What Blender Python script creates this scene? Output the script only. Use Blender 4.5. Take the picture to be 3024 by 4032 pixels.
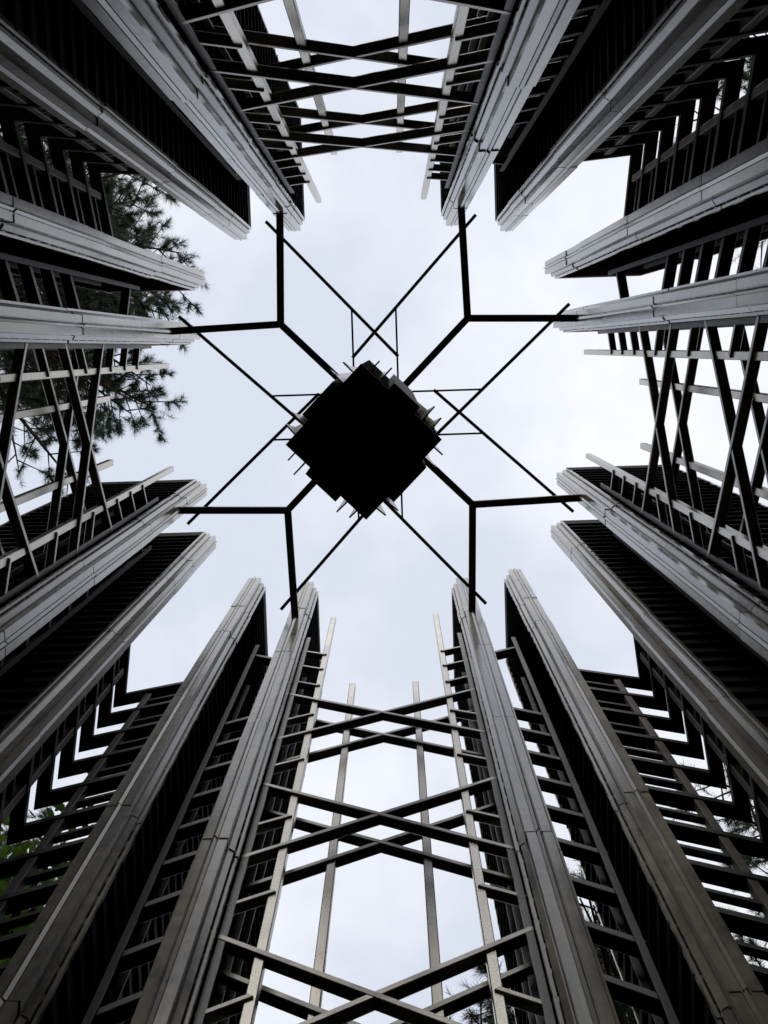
import bpy, math, random
import numpy as np
from mathutils import Vector, Matrix

# ------------------------------------------------------------------ scene, camera, sky, sun
for o in list(bpy.data.objects):
    bpy.data.objects.remove(o)
scene = bpy.context.scene
COL = scene.collection
CAM_H = 1.5                                   # eye height; tower heights below are measured from the eye
TOP = 16.0 + CAM_H

cd = bpy.data.cameras.new('camera')
cd.sensor_fit = 'HORIZONTAL'; cd.sensor_width = 36.0
cd.lens = 36.0 * 6449.75 / 3024.0
cd.clip_start = 0.05; cd.clip_end = 3000.0
camera = bpy.data.objects.new('camera', cd); COL.objects.link(camera)

def _rot(rx, ry, rz):
    return (Matrix.Rotation(rz, 3, 'Z') @ Matrix.Rotation(rx, 3, 'X') @ Matrix.Rotation(ry, 3, 'Y'))
_R = _rot(-0.0995652, 0.0080828, 0.0320277)
_m = Matrix.Identity(3)
for i, row in enumerate((_R[0], _R[1], -_R[2])):          # right, up, back
    _m[0][i], _m[1][i], _m[2][i] = -row[0], row[1], row[2]
camera.matrix_world = Matrix.Translation((-0.14485, 0.56056, CAM_H)) @ _m.to_4x4()
scene.camera = camera

SUN_EL, SUN_AZ = math.radians(47), math.radians(12)
w = bpy.data.worlds.new('World'); scene.world = w; w.use_nodes = True
nt = w.node_tree; nt.nodes.clear()
out = nt.nodes.new('ShaderNodeOutputWorld'); bg = nt.nodes.new('ShaderNodeBackground')
sky = nt.nodes.new('ShaderNodeTexSky'); sky.sky_type = 'NISHITA'; sky.sun_disc = False
sky.sun_elevation = SUN_EL; sky.sun_rotation = SUN_AZ
sky.air_density = 1.0; sky.dust_density = 6.0; sky.ozone_density = 1.0
hs = nt.nodes.new('ShaderNodeHueSaturation'); hs.inputs['Saturation'].default_value = 0.28
tc = nt.nodes.new('ShaderNodeTexCoord')
mp = nt.nodes.new('ShaderNodeMapping'); mp.inputs['Scale'].default_value = (1.0, 1.0, 2.2)
nz = nt.nodes.new('ShaderNodeTexNoise'); nz.inputs['Scale'].default_value = 3.4
nz.inputs['Detail'].default_value = 5.0; nz.inputs['Roughness'].default_value = 0.55
ramp = nt.nodes.new('ShaderNodeValToRGB')
ramp.color_ramp.elements[0].position = 0.40; ramp.color_ramp.elements[0].color = (0, 0, 0, 1)
ramp.color_ramp.elements[1].position = 0.68; ramp.color_ramp.elements[1].color = (1, 1, 1, 1)
mixc = nt.nodes.new('ShaderNodeMix'); mixc.data_type = 'RGBA'
SKY_STRENGTH = 0.15
CLOUD_A, CLOUD_B = (4.4, 4.72, 5.45, 1), (6.7, 6.75, 6.9, 1)     # radiance of thin and thick cloud
cl = nt.nodes.new('ShaderNodeMix'); cl.data_type = 'RGBA'
nt.links.new(tc.outputs['Generated'], mp.inputs['Vector'])
nt.links.new(mp.outputs['Vector'], nz.inputs['Vector'])
nt.links.new(nz.outputs['Fac'], ramp.inputs['Fac'])
cl.inputs[6].default_value = CLOUD_A; cl.inputs[7].default_value = CLOUD_B
nt.links.new(ramp.outputs['Color'], cl.inputs[0])
mixc.inputs[0].default_value = 0.97                                # overcast: mostly cloud, a little blue behind
nt.links.new(sky.outputs['Color'], hs.inputs['Color'])
nt.links.new(hs.outputs['Color'], mixc.inputs[6])
nt.links.new(cl.outputs[2], mixc.inputs[7])
nt.links.new(mixc.outputs[2], bg.inputs['Color']); bg.inputs['Strength'].default_value = SKY_STRENGTH
nt.links.new(bg.outputs[0], out.inputs['Surface'])

sl = bpy.data.lights.new('sun', 'SUN'); sl.energy = 1.5; sl.angle = math.radians(30); sl.color = (1.0, 0.97, 0.92)
sun = bpy.data.objects.new('sun', sl); COL.objects.link(sun)
_d = Vector((math.sin(SUN_AZ) * math.cos(SUN_EL), math.cos(SUN_AZ) * math.cos(SUN_EL), math.sin(SUN_EL)))
sun.rotation_euler = (-_d).to_track_quat('-Z', 'Y').to_euler()
sun.location = _d * 60

vs = scene.view_settings
vs.view_transform = 'Standard'; vs.look = 'None'; vs.exposure = 0.12; vs.gamma = 1.0; vs.use_curve_mapping = False

random.seed(7); np.random.seed(7)

# ------------------------------------------------------------------ materials
def mat(name, base, var, rough=0.45, metallic=0.0, spec=0.5, stretch=(1, 1, 1), scale=3.0, bump=0.15, island=0.0, fine=60.0, ior=1.5, streak=0.0, coat=0.0):
    """weathered surface: large blotches + fine grain + a tint per piece"""
    m = bpy.data.materials.new(name); m.use_nodes = True
    n = m.node_tree; b = n.nodes['Principled BSDF']
    b.inputs['Roughness'].default_value = rough; b.inputs['Metallic'].default_value = metallic
    b.inputs['Specular IOR Level'].default_value = spec; b.inputs['IOR'].default_value = ior
    b.inputs['Coat Weight'].default_value = coat; b.inputs['Coat Roughness'].default_value = 0.13
    t = n.nodes.new('ShaderNodeTexCoord'); mp = n.nodes.new('ShaderNodeMapping'); mp.inputs['Scale'].default_value = stretch
    g = n.nodes.new('ShaderNodeNewGeometry')
    n1 = n.nodes.new('ShaderNodeTexNoise'); n1.inputs['Scale'].default_value = scale; n1.inputs['Detail'].default_value = 6
    n1.inputs['Roughness'].default_value = 0.65
    oi = n.nodes.new('ShaderNodeObjectInfo')
    add = n.nodes.new('ShaderNodeVectorMath'); add.operation = 'ADD'
    sc = n.nodes.new('ShaderNodeVectorMath'); sc.operation = 'SCALE'; sc.inputs['Scale'].default_value = 37.0
    cmb = n.nodes.new('ShaderNodeCombineXYZ')
    n.links.new(oi.outputs['Random'], cmb.inputs[0]); n.links.new(oi.outputs['Random'], cmb.inputs[2])
    n.links.new(cmb.outputs[0], sc.inputs[0])
    n.links.new(g.outputs['Position'], add.inputs[0]); n.links.new(sc.outputs[0], add.inputs[1])
    n.links.new(add.outputs[0], mp.inputs['Vector'])
    n.links.new(mp.outputs[0], n1.inputs['Vector'])
    r = n.nodes.new('ShaderNodeValToRGB')
    r.color_ramp.elements[0].position = 0.33; r.color_ramp.elements[0].color = (*var[0], 1)
    r.color_ramp.elements[1].position = 0.70; r.color_ramp.elements[1].color = (*var[1], 1)
    e = r.color_ramp.elements.new(0.5); e.color = (*base, 1)
    n.links.new(n1.outputs['Fac'], r.inputs['Fac'])
    hsv = n.nodes.new('ShaderNodeHueSaturation')
    mr = n.nodes.new('ShaderNodeMapRange'); mr.inputs['To Min'].default_value = 1 - island; mr.inputs['To Max'].default_value = 1 + island
    n.links.new(oi.outputs['Random'], mr.inputs['Value']); n.links.new(mr.outputs[0], hsv.inputs['Value'])
    n.links.new(r.outputs['Color'], hsv.inputs['Color'])
    last = hsv.outputs[0]
    if streak > 0:                                # run-off streaks and grime spots
        m2 = n.nodes.new('ShaderNodeMapping'); m2.inputs['Scale'].default_value = (26, 26, 0.55)
        ns = n.nodes.new('ShaderNodeTexNoise'); ns.inputs['Scale'].default_value = 1.0; ns.inputs['Detail'].default_value = 4
        n.links.new(add.outputs[0], m2.inputs['Vector']); n.links.new(m2.outputs[0], ns.inputs['Vector'])
        nb_ = n.nodes.new('ShaderNodeTexNoise'); nb_.inputs['Scale'].default_value = 9.0; nb_.inputs['Detail'].default_value = 5
        n.links.new(add.outputs[0], nb_.inputs['Vector'])
        mm = n.nodes.new('ShaderNodeMath'); mm.operation = 'MULTIPLY'; n.links.new(ns.outputs['Fac'], mm.inputs[0]); n.links.new(nb_.outputs['Fac'], mm.inputs[1])
        r2 = n.nodes.new('ShaderNodeMapRange'); r2.inputs['From Min'].default_value = 0.14; r2.inputs['From Max'].default_value = 0.32
        r2.inputs['To Min'].default_value = 1 - streak; r2.inputs['To Max'].default_value = 1.06
        n.links.new(mm.outputs[0], r2.inputs['Value'])
        mu = n.nodes.new('ShaderNodeVectorMath'); mu.operation = 'SCALE'
        n.links.new(last, mu.inputs[0]); n.links.new(r2.outputs[0], mu.inputs['Scale']); last = mu.outputs[0]
    n.links.new(last, b.inputs['Base Color'])
    n2 = n.nodes.new('ShaderNodeTexNoise'); n2.inputs['Scale'].default_value = fine; n2.inputs['Detail'].default_value = 3
    n.links.new(g.outputs['Position'], n2.inputs['Vector'])
    rr = n.nodes.new('ShaderNodeMapRange'); rr.inputs['To Min'].default_value = max(0.05, rough - 0.09); rr.inputs['To Max'].default_value = min(1, rough + 0.11)
    n.links.new(n1.outputs['Fac'], rr.inputs['Value']); n.links.new(rr.outputs[0], b.inputs['Roughness'])
    if bump > 0:
        bm = n.nodes.new('ShaderNodeBump'); bm.inputs['Strength'].default_value = bump; bm.inputs['Distance'].default_value = 0.004
        n.links.new(n2.outputs['Fac'], bm.inputs['Height']); n.links.new(bm.outputs[0], b.inputs['Normal'])
    return m

M = {}
M['zinc'] = mat('weathered_zinc', (0.35, 0.307, 0.238), ((0.16, 0.144, 0.128), (0.45, 0.40, 0.308)), rough=0.17, metallic=0.0, ior=1.48,
                stretch=(3.0, 3.0, 0.7), scale=1.6, bump=0.02, island=0.16, streak=0.22)
M['bar'] = mat('brushed_bar', (0.58, 0.54, 0.455), ((0.53, 0.49, 0.415), (0.62, 0.575, 0.485)), rough=0.27, metallic=0.75, ior=1.55,
               stretch=(2, 2, 2), scale=1.0, bump=0.0, island=0.14)
M['brace'] = mat('grey_brace', (0.26, 0.245, 0.215), ((0.13, 0.122, 0.107), (0.35, 0.33, 0.285)), rough=0.30, metallic=0.65, scale=3.0, bump=0.02, island=0.18)
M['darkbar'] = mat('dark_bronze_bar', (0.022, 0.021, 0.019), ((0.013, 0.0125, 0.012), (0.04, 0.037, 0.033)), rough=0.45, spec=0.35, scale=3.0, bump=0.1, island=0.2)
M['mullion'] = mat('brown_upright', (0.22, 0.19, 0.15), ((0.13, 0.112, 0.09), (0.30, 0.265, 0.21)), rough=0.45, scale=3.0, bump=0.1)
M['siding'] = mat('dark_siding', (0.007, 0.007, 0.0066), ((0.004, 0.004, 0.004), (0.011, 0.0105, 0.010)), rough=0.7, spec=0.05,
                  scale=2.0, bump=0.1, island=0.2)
M['rail'] = mat('grey_rail', (0.045, 0.043, 0.04), ((0.025, 0.024, 0.023), (0.07, 0.067, 0.06)), rough=0.45, metallic=0.3, scale=2.5, bump=0.1, island=0.15)
M['steel'] = mat('dark_steel', (0.040, 0.038, 0.036), ((0.028, 0.026, 0.026), (0.060, 0.055, 0.05)), rough=0.5, spec=0.4, scale=4.0, bump=0.1)
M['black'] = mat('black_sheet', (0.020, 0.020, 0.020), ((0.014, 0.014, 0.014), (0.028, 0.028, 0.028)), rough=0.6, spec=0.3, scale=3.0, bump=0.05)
M['bark'] = mat('pine_bark', (0.075, 0.055, 0.042), ((0.04, 0.03, 0.024), (0.12, 0.09, 0.07)), rough=0.9, spec=0.2, scale=8.0, bump=0.6, fine=30)
M['stone'] = mat('flagstone', (0.035, 0.034, 0.031), ((0.025, 0.024, 0.022), (0.05, 0.047, 0.042)), rough=0.8, scale=1.5, bump=0.3)
M['ground'] = mat('forest_floor', (0.035, 0.032, 0.022), ((0.026, 0.021, 0.015), (0.04, 0.045, 0.02)), rough=0.95, spec=0.2, scale=0.6, bump=0.4)

def leafmat(name, a, b, trans):
    m = bpy.data.materials.new(name); m.use_nodes = True
    n = m.node_tree; bs = n.nodes['Principled BSDF']
    g = n.nodes.new('ShaderNodeNewGeometry'); nz = n.nodes.new('ShaderNodeTexNoise'); nz.inputs['Scale'].default_value = 1.6
    nz.inputs['Detail'].default_value = 4
    r = n.nodes.new('ShaderNodeValToRGB'); r.color_ramp.elements[0].position = 0.35; r.color_ramp.elements[1].position = 0.65
    r.color_ramp.elements[0].color = (*a, 1); r.color_ramp.elements[1].color = (*b, 1)
    n.links.new(g.outputs['Position'], nz.inputs['Vector']); n.links.new(nz.outputs['Fac'], r.inputs['Fac'])
    n.links.new(r.outputs[0], bs.inputs['Base Color'])
    bs.inputs['Roughness'].default_value = 0.5; bs.inputs['Specular IOR Level'].default_value = 0.3
    tr = n.nodes.new('ShaderNodeBsdfTranslucent'); n.links.new(r.outputs[0], tr.inputs['Color'])
    mx = n.nodes.new('ShaderNodeMixShader'); mx.inputs[0].default_value = trans
    n.links.new(bs.outputs[0], mx.inputs[1]); n.links.new(tr.outputs[0], mx.inputs[2])
    n.links.new(mx.outputs[0], n.nodes['Material Output'].inputs['Surface'])
    return m
M['needle'] = leafmat('pine_needles', (0.026, 0.050, 0.022), (0.05, 0.088, 0.034), 0.25)
M['wood'] = leafmat('woodland_leaves', (0.022, 0.04, 0.014), (0.04, 0.065, 0.022), 0.15)
M['leaf'] = leafmat('broad_leaves', (0.06, 0.13, 0.02), (0.12, 0.21, 0.035), 0.5)

# ------------------------------------------------------------------ helpers
def mesh(name, verts, faces, m, smooth=False):
    me = bpy.data.meshes.new(name); me.from_pydata([tuple(v) for v in verts], [], faces); me.materials.append(M[m])
    if smooth:
        for p in me.polygons: p.use_smooth = True
    me.update(); return me
def obj(name, me, parent=None, loc=(0, 0, 0), rot=None):
    o = bpy.data.objects.new(name, me); COL.objects.link(o); o.location = loc
    if rot is not None: o.rotation_euler = rot
    if parent is not None: o.parent = parent
    return o
def thing(name, label, cat, loc=(0, 0, 0), rz=0.0, group=None):
    o = bpy.data.objects.new(name, None); COL.objects.link(o); o.empty_display_size = 0.2
    o.location = loc; o.rotation_euler = (0, 0, rz); o['label'] = label; o['category'] = cat
    if group: o['group'] = group
    return o
def struct(o): o['kind'] = 'structure'; return o
HEX = [(0, 3, 2, 1), (4, 5, 6, 7), (0, 1, 5, 4), (1, 2, 6, 5), (2, 3, 7, 6), (3, 0, 4, 7)]
def boxmesh(name, sx, sy, sz, m, bev=0.0):
    """box centred at the origin with small chamfers along its long edges"""
    x, y, z = sx / 2, sy / 2, sz / 2
    if bev <= 0:
        v = [(-x, -y, -z), (x, -y, -z), (x, y, -z), (-x, y, -z), (-x, -y, z), (x, -y, z), (x, y, z), (-x, y, z)]
        return mesh(name, v, HEX, m)
    # chamfer the four edges that run along the longest axis
    dims = (sx, sy, sz); L = dims.index(max(dims)); a, b = [i for i in range(3) if i != L]
    ha, hb, hl = dims[a] / 2, dims[b] / 2, dims[L] / 2
    prof = [(-ha + bev, -hb), (ha - bev, -hb), (ha, -hb + bev), (ha, hb - bev), (ha - bev, hb), (-ha + bev, hb), (-ha, hb - bev), (-ha, -hb + bev)]
    v = []
    for s in (-hl, hl):
        for p in prof:
            q = [0, 0, 0]; q[a], q[b], q[L] = p[0], p[1], s; v.append(q)
    f = [tuple(range(7, -1, -1)), tuple(range(8, 16))] + [(i, (i + 1) % 8, 8 + (i + 1) % 8, 8 + i) for i in range(8)]
    me = mesh(name, v, f, m)
    import bmesh
    bm = bmesh.new(); bm.from_mesh(me); bmesh.ops.recalc_face_normals(bm, faces=bm.faces); bm.to_mesh(me); bm.free()
    return me
_cache = {}
def beam(name, p, q, wid, dep, m, parent, up=(0, 1, 0), bev=0.004):
    """square tube from p to q; wid is measured across 'up', dep along it"""
    p, q = Vector(p), Vector(q); d = q - p; L = d.length
    key = (name, round(L, 3), wid, dep, m)
    if key not in _cache: _cache[key] = boxmesh(name, wid, dep, L, m, bev)
    zaxis = d.normalized(); y = Vector(up); y = (y - zaxis * y.dot(zaxis)).normalized(); x = y.cross(zaxis)
    o = bpy.data.objects.new(name, _cache[key]); COL.objects.link(o); o.parent = parent
    mt = Matrix.Identity(4)
    for i in range(3): mt[i][0], mt[i][1], mt[i][2], mt[i][3] = x[i], y[i], zaxis[i], ((p + q) / 2)[i]
    o.matrix_local = mt
    return o

# ------------------------------------------------------------------ ground
v = [(-600, -600, 0), (600, -600, 0), (600, 600, 0), (-600, 600, 0)]
struct(obj('ground', mesh('ground', v, [(0, 1, 2, 3)], 'ground')))
n = 48; R_ = 5.2
v = [(R_ * math.cos(i * 2 * math.pi / n), R_ * math.sin(i * 2 * math.pi / n), z) for z in (-0.1, 0.06) for i in range(n)]
f = [tuple(range(n, 2 * n))] + [(i, (i + 1) % n, n + (i + 1) % n, n + i) for i in range(n)]
struct(obj('paving', mesh('paving', v, f, 'stone')))
BASE = 0.05                                    # everything of the tower stands on the paving

# ------------------------------------------------------------------ tower dimensions (metres)
A_IN, R_IN = 0.760, 1.699                      # inner pylons: lateral offset, distance of their ridge from the axis
A_OUT, R_OUT = 1.280, 1.637                    # outer pylons
HW = 0.104                                     # half thickness of a pylon
LEN_IN, LEN_OUT = 1.00, 0.82                   # length of the ribbed wall behind the ridge piece
H = lambda z: z + CAM_H                        # height above the eye -> world
SIDES = {'W': 0, 'N': 1, 'E': 2, 'S': 3}       # outward angle (image left = +X in the world)
ANG = {'W': 0.0, 'N': math.pi / 2, 'E': math.pi, 'S': -math.pi / 2}
WHERE = {'W': 'large pine side', 'E': 'side opposite the large pine',
         'N': 'side with only sky behind', 'S': 'side with low pine tips behind'}
def nearer(side, sgn):
    a = ANG[side] - math.pi / 2; x, y = math.cos(a) * sgn - math.sin(a), math.sin(a) * sgn + math.cos(a)
    return {(1, 1): 'nearer pine-filled corner', (1, -1): 'nearer leafy corner', (-1, -1): 'nearer sprig corner', (-1, 1): 'nearer bare corner'}[(1 if x > 0 else -1, 1 if y > 0 else -1)]
def frame(side):  return ANG[side] - math.pi / 2      # rotation that turns local +y outward
def place(side, x, y, z=0.0):
    a = frame(side); c, s = math.cos(a), math.sin(a); return (c * x - s * y, s * x + c * y, z)

# profile of the folded metal edge: ridge at (0,0), wall behind it at +y
HALF = [(0.0, -0.001), (0.0115, 0.0125), (0.0125, 0.020), (0.0165, 0.020), (0.0170, 0.0125), (0.061, 0.0135), (0.0575, 0.060), (0.0535, 0.072), (0.0605, 0.073), (0.0625, 0.0635), (0.0865, 0.079),
        (0.0835, 0.1020), (0.0800, 0.113), (0.0870, 0.114), (0.0890, 0.1045), (0.104, 0.1055), (0.104, 0.124)]
PROF = [(-x, y) for x, y in reversed(HALF[1:])] + HALF
def panel_mesh(h, grow):
    n = len(PROF); v = []
    for z in (0, h):
        for x, y in PROF: v.append((x * (1 + grow), y - 0.0015 * (grow * 60), z))
    f = [(i, i + 1, n + i + 1, n + i) for i in range(n - 1)] + [(n - 1, 0, n, 2 * n - 1), tuple(range(n - 1, -1, -1)), tuple(range(n, 2 * n))]
    return mesh('edge_panel', v, f, 'zinc')
rnd = random.Random(11)
def edge(parent, joints, y0, flip):
    zs = [BASE] + [H(j) + rnd.uniform(-0.07, 0.07) for j in sorted(joints)] + [TOP]
    for i in range(len(zs) - 1):
        gap = 0.013 if i < len(zs) - 2 else 0.0
        me = panel_mesh(zs[i + 1] - zs[i] - gap, rnd.uniform(-0.012, 0.018))
        o = obj('edge_panel', me, parent, (rnd.uniform(-.003, .003), y0 + rnd.uniform(-.003, .003), zs[i]), (rnd.uniform(-.0016, .0016), rnd.uniform(-.0016, .0016), (math.pi if flip else 0) + rnd.uniform(-.012, .012)))

BOARD = 0.268
def board_mesh(L, key):
    # one course of lapped siding: bottom edge stands proud, top edge tucked back; wraps both faces of the wall
    b, t, h = HW - 0.001, HW - 0.026, BOARD + 0.003
    v = [(-b, 0, 0), (b, 0, 0), (b, L, 0), (-b, L, 0), (-b, 0, 0.022), (b, 0, 0.022), (b, L, 0.022), (-b, L, 0.022), (-t, 0, h), (t, 0, h), (t, L, h), (-t, L, h)]
    f = [(0, 3, 2, 1), (8, 9, 10, 11)]
    for a in (0, 4):
        f += [(a, a + 1, a + 5, a + 4), (a + 1, a + 2, a + 6, a + 5), (a + 2, a + 3, a + 7, a + 6), (a + 3, a, a + 4, a + 7)]
    return mesh('siding_board', v, f, 'siding')
BM = {'in': board_mesh(LEN_IN, 'in'), 'out': board_mesh(LEN_OUT, 'out')}
CAPM = {k: boxmesh('wall_cap', 2 * HW + 0.006, L, 0.20, 'siding') for k, L in (('in', LEN_IN), ('out', LEN_OUT))}

JOINTS_IN = [14.45, 13.95, 12.27, 9.92, 7.52, 5.12, 2.72, 0.32]
JOINTS_OUT = [14.18, 13.0, 10.48, 7.95, 5.42, 2.9, 0.38]
def rail(parent, x, y, ztop, wid=0.052, proud=0.03, sgn=1):
    h = ztop - BASE; x0 = x; t = 0.006
    # an angle section: a flange along the wall and a leg that stands out from it
    pts = [(0, -wid / 2), (proud, -wid / 2), (proud, -wid / 2 + 0.010), (0.009, -wid / 2 + 0.012), (0.009, wid / 2), (0, wid / 2)]
    key = ('rail', round(h, 2), wid, proud, sgn)
    if key not in _cache:
        n = len(pts)
        v = [(sgn * px, py, z) for z in (0, h) for px, py in pts]
        f = [(i, (i + 1) % n, n + (i + 1) % n, n + i) for i in range(n)] + [tuple(range(n - 1, -1, -1)), tuple(range(n, 2 * n))]
        import bmesh
        me = mesh('rail', v, f, 'rail'); bm = bmesh.new(); bm.from_mesh(me); bmesh.ops.recalc_face_normals(bm, faces=bm.faces); bm.to_mesh(me); bm.free()
        _cache[key] = me
    return obj('rail', _cache[key], parent, (x0, y, BASE))

def pylon(side, sgn, kind):
    inner = kind == 'in'
    x, r = (A_IN, R_IN) if inner else (A_OUT, R_OUT)
    x = sgn * x
    L = LEN_IN if inner else LEN_OUT
    lab = ('deep ribbed black wall beside crossed braces, ' if inner else
           'short ribbed black wall by corner louvre, ') + WHERE[side] + ', ' + nearer(side, sgn)
    t = thing('pylon', lab, 'pylon', place(side, x, r), frame(side), 'pylons beside the braces' if inner else 'pylons at the corners')
    edge(t, JOINTS_IN if inner else JOINTS_OUT, 0.0, False)
    y0 = 0.110
    edge(t, JOINTS_IN if inner else JOINTS_OUT, y0 + L + 0.108, True)
    z = BASE; k = 0
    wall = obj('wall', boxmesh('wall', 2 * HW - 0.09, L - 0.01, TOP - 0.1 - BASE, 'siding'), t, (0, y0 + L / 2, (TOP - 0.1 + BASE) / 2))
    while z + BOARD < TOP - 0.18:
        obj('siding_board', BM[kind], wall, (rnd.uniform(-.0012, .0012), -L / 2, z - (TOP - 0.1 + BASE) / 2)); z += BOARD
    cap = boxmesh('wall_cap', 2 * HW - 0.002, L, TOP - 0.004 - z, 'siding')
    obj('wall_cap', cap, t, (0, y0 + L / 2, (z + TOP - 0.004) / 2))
    if inner:
        inn = -sgn                                # the face towards the braces
        rail(t, inn * (HW + 0.0005), 0.185, H(13.72), 0.05, 0.034, inn)
        rail(t, inn * (HW + 0.0005), 0.36, H(12.9), 0.05, 0.034, inn)
        rail(t, inn * (HW + 0.0005), 0.52, H(12.2), 0.05, 0.034, inn)
        rail(t, -inn * (HW + 0.0005), 0.42, H(14.5), 0.06, 0.036, -inn)
        rail(t, -inn * (HW + 0.0005), 0.62, H(13.2), 0.05, 0.036, -inn)
    else:
        inn = -sgn
        rail(t, inn * (HW + 0.0005), 0.47, H(14.65), 0.062, 0.036, inn)
        rail(t, inn * (HW + 0.0005), 0.62, H(13.6), 0.05, 0.034, inn)
    return t
for side in SIDES:
    for sgn in (-1, 1):
        pylon(side, sgn, 'in'); pylon(side, sgn, 'out')

# ------------------------------------------------------------------ crossed braces between the inner pylons
SQ = 0.052
def brace_screen(side):
    t = thing('brace_screen', 'screen of crossed metal bars and upright rods, ' + WHERE[side], 'screen', (0, 0, 0), frame(side), 'crossed brace screens of the tower')
    face = A_IN - HW + 0.004
    half = 0.667
    for layer, (y, rods, rtop) in enumerate(((1.885, 0.468, 14.85), (2.035, 0.245, 12.55))):
        zc = 10.77
        while zc > -1.0:
            for s in (-1, 1):
                beam('brace', (-s * face, y + s * 0.0015, H(zc - half) ), (s * face, y + s * 0.0015, H(zc + half)), 0.041, 0.056, 'brace', t)
            zc -= 2.405
        for s in (-1, 1):
            beam('rod', (s * rods, y + 0.010, BASE), (s * rods, y + 0.010, H(rtop)), 0.046, 0.046, 'bar', t)
            if layer == 0:
                for zr in (13.13, 12.53, 11.92):
                    beam('stub', (s * face, y, H(zr)), (s * rods, y, H(zr - 0.185)), 0.036, 0.05, 'brace', t)
                zr = 10.62
                while zr > -1.0:
                    beam('stub', (s * face, y, H(zr)), (s * rods, y, H(zr + 0.185)), 0.036, 0.05, 'brace', t); zr -= 1.2025
    return t
for side in SIDES: brace_screen(side)

# ------------------------------------------------------------------ short diagonal bars between inner and outer pylon
def bar_ladder(side, sgn):
    t = thing('bar_ladder', 'short slanted bars between two walls, ' + WHERE[side] + ', ' + nearer(side, sgn), 'bars', (0, 0, 0), frame(side), 'slot bars between pylons')
    x0, x1, y = sgn * (A_IN + HW - 0.006), sgn * (A_OUT - HW + 0.006), 2.13
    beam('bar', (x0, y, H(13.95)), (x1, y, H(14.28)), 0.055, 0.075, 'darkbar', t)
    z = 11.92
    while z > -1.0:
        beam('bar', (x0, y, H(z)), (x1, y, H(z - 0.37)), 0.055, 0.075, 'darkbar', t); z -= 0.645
for side in SIDES:
    for sgn in (-1, 1): bar_ladder(side, sgn)

# ------------------------------------------------------------------ L-shaped louvres at the corners
CL = {'NW': ('N', 1), 'SW': ('W', 1), 'SE': ('S', 1), 'NE': ('E', 1)}
CORNERS = {'NW': (1, 1, 'with the large pine crown filling it'), 'SW': (1, -1, 'with broad green leaves behind its lower bars'),
           'SE': (-1, -1, 'with pine sprigs behind its lower bars'), 'NE': (-1, 1, 'with a few distant needles in its narrow gaps')}
LV_IN, LV_OUT = 1.830, 1.907
SL = 0.95                                       # the legs climb from the corner to the pylons at about 45 degrees
def ell_mesh():
    h = 0.070; e = A_OUT + HW - 0.004; zi = SL * (LV_IN - e); dz = 0.0
    p = [(e, LV_IN, zi), (LV_IN, LV_IN, 0), (LV_IN, e, zi), (LV_OUT, e, zi), (LV_OUT, LV_OUT, -SL * (LV_OUT - LV_IN)), (e, LV_OUT, zi)]
    v = [(x, y, z + k) for k in (0, h) for x, y, z in p]
    f = [(0, 1, 4, 5), (1, 2, 3, 4), (6, 11, 10, 7), (7, 10, 9, 8)] + [(i, i + 6, (i + 1) % 6 + 6, (i + 1) % 6) for i in range(6)]
    me = mesh('corner_bar', v, f, 'darkbar')
    import bmesh
    bm = bmesh.new(); bm.from_mesh(me); bmesh.ops.recalc_face_normals(bm, faces=bm.faces); bm.to_mesh(me); bm.free()
    return me
ELL = ell_mesh()
def short_mesh(swap):
    h = 0.048; a, b = A_OUT + HW - 0.004, 1.660; y0, y1 = 1.851, 1.889
    q = [(a, y0), (b, y0), (b, y1), (a, y1)]
    v = []
    for k in (0, h):
        for x, y in q: v.append(((y, x) if swap else (x, y)) + (SL * (LV_IN - x) + k,))
    me = mesh('short_bar', v, HEX, 'darkbar')
    import bmesh
    bm = bmesh.new(); bm.from_mesh(me); bmesh.ops.recalc_face_normals(bm, faces=bm.faces); bm.to_mesh(me); bm.free()
    return me
SHORT = (short_mesh(False), short_mesh(True))
MUL = boxmesh('mullion', 0.044, 0.052, H(11.50) - BASE, 'mullion', 0.003)
def corner(name, sx, sy, where):
    rz = {(1, 1): 0.0, (-1, 1): math.pi / 2, (-1, -1): math.pi, (1, -1): -math.pi / 2}[(sx, sy)]
    t = thing('corner_louvre', 'corner louvre of L-shaped dark bars, ' + where, 'louvre', (0, 0, 0), rz, 'corner louvres of the tower')
    for k in range(20):
        z = 11.450 - 0.645 * k
        if H(z) < 0.1: break
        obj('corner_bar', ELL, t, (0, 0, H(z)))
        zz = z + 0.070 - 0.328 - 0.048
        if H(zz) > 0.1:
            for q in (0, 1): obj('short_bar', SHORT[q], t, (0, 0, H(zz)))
    for q in (0, 1):
        loc = (1.671, 1.864, BASE + (H(11.5) - BASE) / 2)
        if q: obj('mullion', MUL, t, (loc[1], loc[0], loc[2]), (0, 0, math.pi / 2))
        else: obj('mullion', MUL, t, loc)
for k, (sx, sy, wh) in CORNERS.items(): corner(k, sx, sy, wh)

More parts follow.
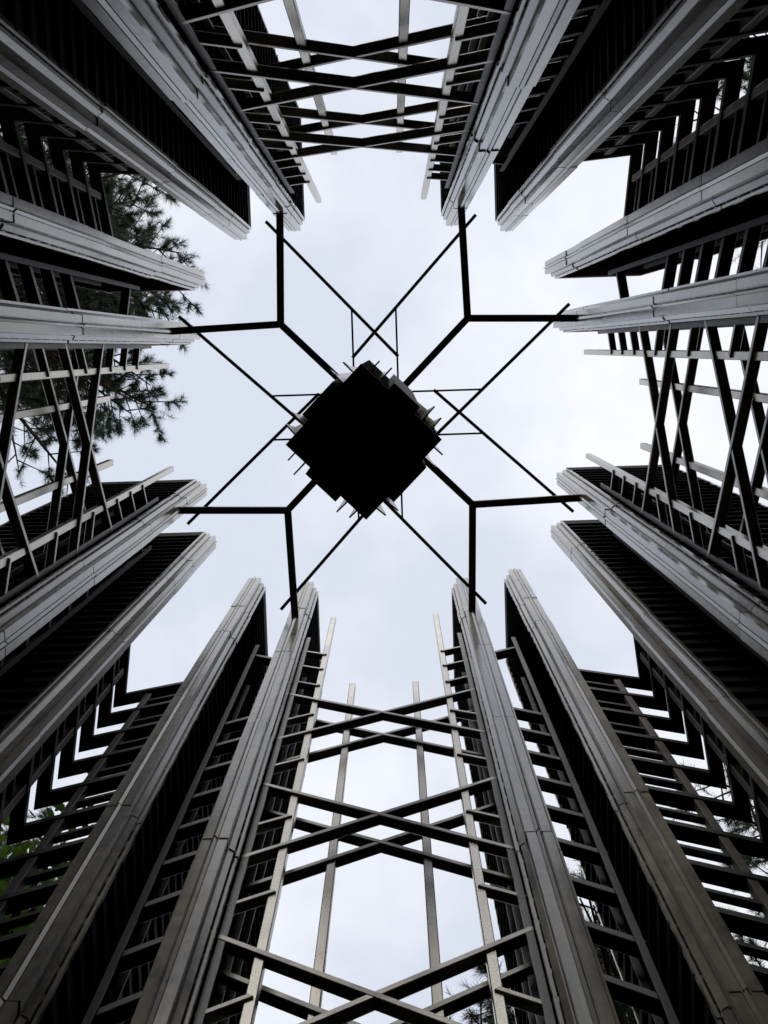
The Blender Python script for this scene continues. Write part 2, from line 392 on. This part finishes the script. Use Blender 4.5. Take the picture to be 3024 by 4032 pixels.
# ------------------------------------------------------------------ hanger arms, tie rods and the hanging box
ZS = H(13.93)
NODE = 0.79
ARMW = {(1, 1): 'corner with the large pine crown', (-1, -1): 'corner with pine sprigs',
        (1, -1): 'corner with broad green leaves', (-1, 1): 'corner with narrow sky gaps'}
for sx in (-1, 1):
    for sy in (-1, 1):
        t = thing('hanger_arm', 'dark forked steel arm holding the hanging box, ' + ARMW[(sx, sy)], 'arm', (0, 0, 0), 0, 'forked hanger arms')
        nd = (sx * NODE, sy * NODE, ZS)
        d = 0.022 * sx
        beam('strut', nd, (sx * A_IN, sy * (R_IN + 0.05), ZS), 0.06, 0.06, 'steel', t, (0, 0, 1))
        beam('strut', nd, (sx * (R_IN + 0.05), sy * A_IN, ZS), 0.06, 0.06, 'steel', t, (0, 0, 1))
        beam('main_arm', (sx * (NODE + 0.02), sy * (NODE + 0.02), ZS + 0.002), (sx * 0.05, sy * 0.05, ZS + 0.002), 0.058, 0.058, 'steel', t, (0, 0, 1))
for side in SIDES:
    t = thing('tie_rods', 'thin crossed tie rods meeting the hanging box, ' + WHERE[side], 'tie rods', (0, 0, 0), frame(side), 'thin crossed tie rods')
    for s in (-1, 1):
        z = ZS + 0.046 + 0.012 * s
        beam('tie_rod', (-s * 0.885, 1.655, z), (s * 0.195, 0.488, z), 0.028, 0.026, 'steel', t, (0, 0, 1), 0.003)
        beam('short_rod', (s * 0.187, 0.915, ZS + 0.046), (s * 0.187, 0.20, ZS + 0.046), 0.016, 0.016, 'steel', t, (0, 0, 1), 0.002)

box = thing('hanging_box', 'tall black layered box hung on arms at the centre of the tower', 'hanging box', (0.045, 0.0, H(9.9)), math.pi / 4)
S = 0.335                                       # half side of the square
def slab(name, hx, hy, z0, z1, m, cx=0.0, cy=0.0):
    return obj(name, boxmesh(name, 2 * hx, 2 * hy, z1 - z0, m, 0), box, (cx, cy, (z0 + z1) / 2))
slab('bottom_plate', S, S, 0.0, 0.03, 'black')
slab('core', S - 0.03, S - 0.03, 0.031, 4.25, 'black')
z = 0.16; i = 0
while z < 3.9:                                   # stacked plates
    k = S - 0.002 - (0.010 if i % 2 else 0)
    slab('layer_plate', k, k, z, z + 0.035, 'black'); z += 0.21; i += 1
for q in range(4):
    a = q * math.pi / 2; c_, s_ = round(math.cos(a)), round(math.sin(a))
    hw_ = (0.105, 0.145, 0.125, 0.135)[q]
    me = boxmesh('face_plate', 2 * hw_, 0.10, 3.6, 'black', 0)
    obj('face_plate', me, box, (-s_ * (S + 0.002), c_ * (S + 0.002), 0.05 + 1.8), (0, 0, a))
    # pointed upright blades beside the raised plate
    for bx, out_, zb, zt in ((-0.258, 0.125, 0.22, 2.4), (-0.172, 0.150, 0.06, 2.8), (0.180, 0.142, 0.10, 2.8), (0.264, 0.120, 0.16, 2.4)):
        th = 0.005
        pr = [(0, zb), (0.035, zb), (out_, zb + 0.10), (out_ - 0.05, zb + 0.42), (out_ - 0.085, zt), (0, zt)]
        v = [(sx, p[0], p[1]) for sx in (-th, th) for p in pr]; n_ = len(pr)
        f = [tuple(range(n_)), tuple(range(2 * n_ - 1, n_ - 1, -1))] + [(i, i + n_, (i + 1) % n_ + n_, (i + 1) % n_) for i in range(n_)]
        x_, y_ = bx, S - 0.035
        obj('blade', mesh('blade', v, f, 'zinc'), box, (c_ * x_ - s_ * y_, s_ * x_ + c_ * y_, 0), (0, 0, a))

# ------------------------------------------------------------------ trees
def tube(pts, r0, r1, V, F, sides=5):
    base = len(V); pts = [Vector(p) for p in pts]; n = len(pts)
    for i, p in enumerate(pts):
        d = (pts[min(i + 1, n - 1)] - pts[max(i - 1, 0)]).normalized()
        a = d.orthogonal().normalized(); b = d.cross(a); r = r0 + (r1 - r0) * i / (n - 1)
        for k in range(sides):
            an = 2 * math.pi * k / sides; V.append(p + (a * math.cos(an) + b * math.sin(an)) * r)
    for i in range(n - 1):
        for k in range(sides):
            k2 = (k + 1) % sides
            F.append((base + i * sides + k, base + i * sides + k2, base + (i + 1) * sides + k2, base + (i + 1) * sides + k))

def needles(shoots, rng, per=46, length=0.13, width=0.0048):
    """one triangle per needle, spread round each shoot"""
    P, D = np.array([s[0] for s in shoots]), np.array([s[1] for s in shoots])
    sl = np.array([s[2] for s in shoots])
    n = len(P); N = n * per
    P = np.repeat(P, per, 0); D = np.repeat(D, per, 0); sl = np.repeat(sl, per)
    t = rng.random(N) ** 0.8
    base = P + D * (t * sl)[:, None]
    r = rng.normal(size=(N, 3)); r -= D * (r * D).sum(1)[:, None]; r /= np.linalg.norm(r, axis=1)[:, None]
    ang = np.radians(rng.uniform(15, 95, N) * (1.1 - 0.35 * t))
    dr = D * np.cos(ang)[:, None] + r * np.sin(ang)[:, None]
    dr[:, 2] += 0.05; dr /= np.linalg.norm(dr, axis=1)[:, None]
    ln = length * rng.uniform(0.6, 1.05, N) * np.repeat(rng.uniform(0.65, 1.2, n), per)
    tip = base + dr * ln[:, None]
    sd = np.cross(dr, rng.normal(size=(N, 3))); sd /= np.linalg.norm(sd, axis=1)[:, None]
    w_ = width * rng.uniform(0.7, 1.2, N)[:, None]
    V = np.empty((N, 3, 3)); V[:, 0] = base - sd * w_ / 2; V[:, 1] = base + sd * w_ / 2; V[:, 2] = tip
    return V.reshape(-1, 3)
def trimesh(name, V, m):
    me = bpy.data.meshes.new(name); n = len(V) // 3
    me.vertices.add(len(V)); me.vertices.foreach_set('co', V.astype(np.float32).ravel())
    me.loops.add(3 * n); me.loops.foreach_set('vertex_index', np.arange(3 * n, dtype=np.int32))
    me.polygons.add(n); me.polygons.foreach_set('loop_start', np.arange(0, 3 * n, 3, dtype=np.int32))
    me.polygons.foreach_set('loop_total', np.full(n, 3, dtype=np.int32))
    me.materials.append(M[m]); me.update(calc_edges=True); me.validate(); return me

def pine(label, x, y, height, crown_base, radius, seed, dense=1.0, per=46, aim=None):
    rg = random.Random(seed); rng = np.random.default_rng(seed)
    t = thing('pine_tree', label, 'pine tree', (x, y, 0), 0, 'pine trees around the tower')
    V, F = [], []
    lean = (rg.uniform(-.3, .3), rg.uniform(-.3, .3))
    tp = lambda z: Vector((lean[0] * (z / height) ** 2 + 0.05 * math.sin(z), lean[1] * (z / height) ** 2 + 0.05 * math.cos(z * 1.3), z))
    tube([tp(height * i / 16) for i in range(17)], 0.24, 0.03, V, F, 9)
    obj('trunk', mesh('trunk', V, F, 'bark', True), t)
    shoots = []
    nl = int(30 * dense)
    for i in range(nl):
        u = (i + rg.random()) / nl
        z0 = crown_base + (height - crown_base) * u ** 0.9
        az = i * 2.39996 + rg.uniform(-.4, .4)
        if aim is not None and rg.random() < 0.55: az = aim + rg.uniform(-1.15, 1.15)
        L = radius * (1.0 - 0.75 * max(0, (u - 0.25) / 0.75) ** 1.3) * rg.uniform(0.72, 1.06)
        d0 = Vector((math.cos(az), math.sin(az), 0)); side = Vector((-d0.y, d0.x, 0))
        p = tp(z0); pts = [p]; ns = 9; wob = rg.uniform(-.25, .25)
        for k in range(1, ns + 1):
            s = k / ns
            q = p + d0 * (L * s) + side * (wob * math.sin(s * 3) * L * 0.3) + Vector((0, 0, L * (0.10 * s + 0.16 * s * s) + rg.uniform(-.05, .05)))
            pts.append(q)
        V, F = [], []; tube(pts, 0.035 + 0.008 * L, 0.008, V, F, 5)
        nb = int(L / 0.16)
        for b in range(nb):
            s = 0.30 + 0.69 * (b + rg.random()) / nb
            k = min(int(s * ns), ns - 1); fr = s * ns - k
            q = pts[k].lerp(pts[k + 1], fr); dl = (pts[k + 1] - pts[k]).normalized()
            sg = 1 if b % 2 else -1
            dd = (dl * rg.uniform(0.5, 1.0) + side * sg * rg.uniform(0.5, 1.1) + Vector((0, 0, rg.uniform(-.25, .5)))).normalized()
            bl = rg.uniform(0.35, 0.95) * (1.15 - 0.6 * s) * min(1.0, L / 2.2)
            bp = [q, q + dd * bl * 0.5 + Vector((0, 0, rg.uniform(-.04, .04))), q + dd * bl + Vector((0, 0, 0.06 * bl))]
            tube(bp, 0.012, 0.005, V, F, 3)
            for m_ in range(rg.randint(5, 8)):
                e = 0.45 + 0.55 * rg.random() ** 0.5 if m_ else 1.0
                o_ = bp[0].lerp(bp[2], e)
                sd = (dd + Vector((rg.uniform(-.8, .8), rg.uniform(-.8, .8), rg.uniform(-.3, .9))) * (0.35 if not m_ else 1.2)).normalized()
                sln = rg.uniform(0.06, 0.14)
                tube([o_, o_ + sd * sln], 0.005, 0.003, V, F, 3)
                shoots.append((tuple(o_), tuple(sd), sln))
        dl = (pts[-1] - pts[-2]).normalized(); shoots.append((tuple(pts[-1]), tuple(dl), 0.25))
        obj('limb', mesh('limb', V, F, 'bark', True), t)
    obj('crown', trimesh('crown', needles(shoots, rng, per), 'needle'), t)
    return len(shoots)

# image left is +X; "aim" points a tree's longer limbs at the tower
pine('large pine leaning its needle tufts over the tower beside the crossed braces', 5.65, 2.0, H(27.5), H(17.0), 3.2, 4, 4.2, 70, math.pi)
pine('pine whose sprigs show low between crossed braces, no leafy tree beside it', -2.35, -7.0, H(17.5), H(9), 3.1, 5, 1.7, 60, math.pi / 2)
pine('pine showing a few sprigs behind the lower corner louvre bars, away from leafy tree', -5.6, -5.5, H(21.0), H(11.0), 3.2, 8, 2.0, 60, math.pi / 4)
pine('pine glimpsed through the narrow gaps of the corner opposite the leafy tree', -6.2, 3.5, H(23.0), H(14.0), 3.0, 9, 1.4, 56, -0.5)
pine('slender pine standing behind the broad-leaved tree, tips at the corner louvre', 6.1, -6.8, H(23.0), H(12.5), 3.0, 12, 1.4, 56, math.pi * 0.75)

def broadleaf(x, y, height, base, radius, seed):
    rg = random.Random(seed); rng = np.random.default_rng(seed)
    t = thing('broadleaf_tree', 'bright green broad-leaved tree behind the lower corner louvre bars', 'tree', (x, y, 0))
    V, F = [], []; tube([(0.06 * math.sin(i), 0.05 * math.cos(i * 1.7), height * 0.92 * i / 10) for i in range(11)], 0.17, 0.03, V, F, 8)
    obj('trunk', mesh('trunk', V, F, 'bark', True), t)
    C = []
    for i in range(26):
        az = i * 2.39996; u = (i + 0.5) / 26; z0 = base + (height - base) * u * 0.9
        L = radius * math.sin(math.pi * (0.15 + 0.8 * u)) * rg.uniform(0.7, 1.05)
        d0 = Vector((math.cos(az), math.sin(az), 0.45)).normalized(); p = Vector((0, 0, z0))
        V, F = [], []; pts = [p + d0 * L * s + Vector((0, 0, rg.uniform(-.06, .06))) for s in (0, .35, .7, 1)]
        tube(pts, 0.04, 0.008, V, F, 5); obj('limb', mesh('limb', V, F, 'bark', True), t)
        for k in range(int(280 * L)):
            s = rg.random() ** 0.7; C.append(tuple(p + d0 * L * s + Vector((rg.gauss(0, .2), rg.gauss(0, .2), rg.gauss(0, .16)))))
    C = np.array(C); N = len(C)
    a = rng.normal(size=(N, 3)); a[:, 2] *= 0.5; a /= np.linalg.norm(a, axis=1)[:, None]
    nrm = rng.normal(size=(N, 3)) * 0.6 + np.array([0, 0, 1.0]); b = np.cross(nrm, a); b /= np.linalg.norm(b, axis=1)[:, None]
    sz = rng.uniform(0.028, 0.05, N)[:, None]
    # a leaf: pointed hexagon as four triangles
    p0, p1, p2, p3, p4, p5 = C - a * sz, C - a * sz * .3 + b * sz * .55, C + a * sz * .35 + b * sz * .45, C + a * sz * 1.2, C + a * sz * .35 - b * sz * .45, C - a * sz * .3 - b * sz * .55
    T = np.stack([p0, p1, p5, p1, p2, p5, p2, p4, p5, p2, p3, p4], 1).reshape(-1, 3)
    obj('crown', trimesh('crown', T, 'leaf'), t)
broadleaf(2.75, -3.5, H(12.9), H(5.5), 1.5, 21)

# the woods all round the clearing: a closed mass of foliage below the frame, which shuts out the low sky
rng = np.random.default_rng(40)
C = []
for i in range(150):
    a = i * 2 * math.pi / 75 + rng.uniform(-.03, .03); far = i >= 75; south = math.sin(a) < -0.25
    r = ((13.6 if far else 10.6) if south else (13.6 if far else 9.6)) + rng.uniform(-.7, .7)
    ht = (rng.uniform(17, 19.5) if far else rng.uniform(15, 17)) if south else (rng.uniform(17, 19.5) if far else rng.uniform(15, 17))
    n_ = 620
    zz = ht * (1 - rng.random(n_) ** 1.3 * 0.95)
    rad = 1.9 * np.sqrt(np.clip(1 - ((zz / ht - 0.45) / 0.58) ** 2, 0.05, 1))
    th = rng.uniform(0, 2 * math.pi, n_); rr = rad * np.sqrt(rng.uniform(0.2, 1, n_))
    C.append(np.stack([r * math.cos(a) + rr * np.cos(th), r * math.sin(a) + rr * np.sin(th), zz], 1))
C = np.concatenate(C); N = len(C)
a = rng.normal(size=(N, 3)); a /= np.linalg.norm(a, axis=1)[:, None]
b = np.cross(rng.normal(size=(N, 3)), a); b /= np.linalg.norm(b, axis=1)[:, None]
sz = rng.uniform(0.18, 0.34, N)[:, None]
T = np.stack([C - a * sz, C + b * sz * .7, C + a * sz, C - a * sz, C + a * sz, C - b * sz * .7], 1).reshape(-1, 3)
wood = obj('woodland', trimesh('woodland', T, 'wood')); wood['kind'] = 'stuff'
wood['label'] = 'dense green woodland closing in all round the clearing'; wood['category'] = 'woodland'

bpy.context.view_layer.update()
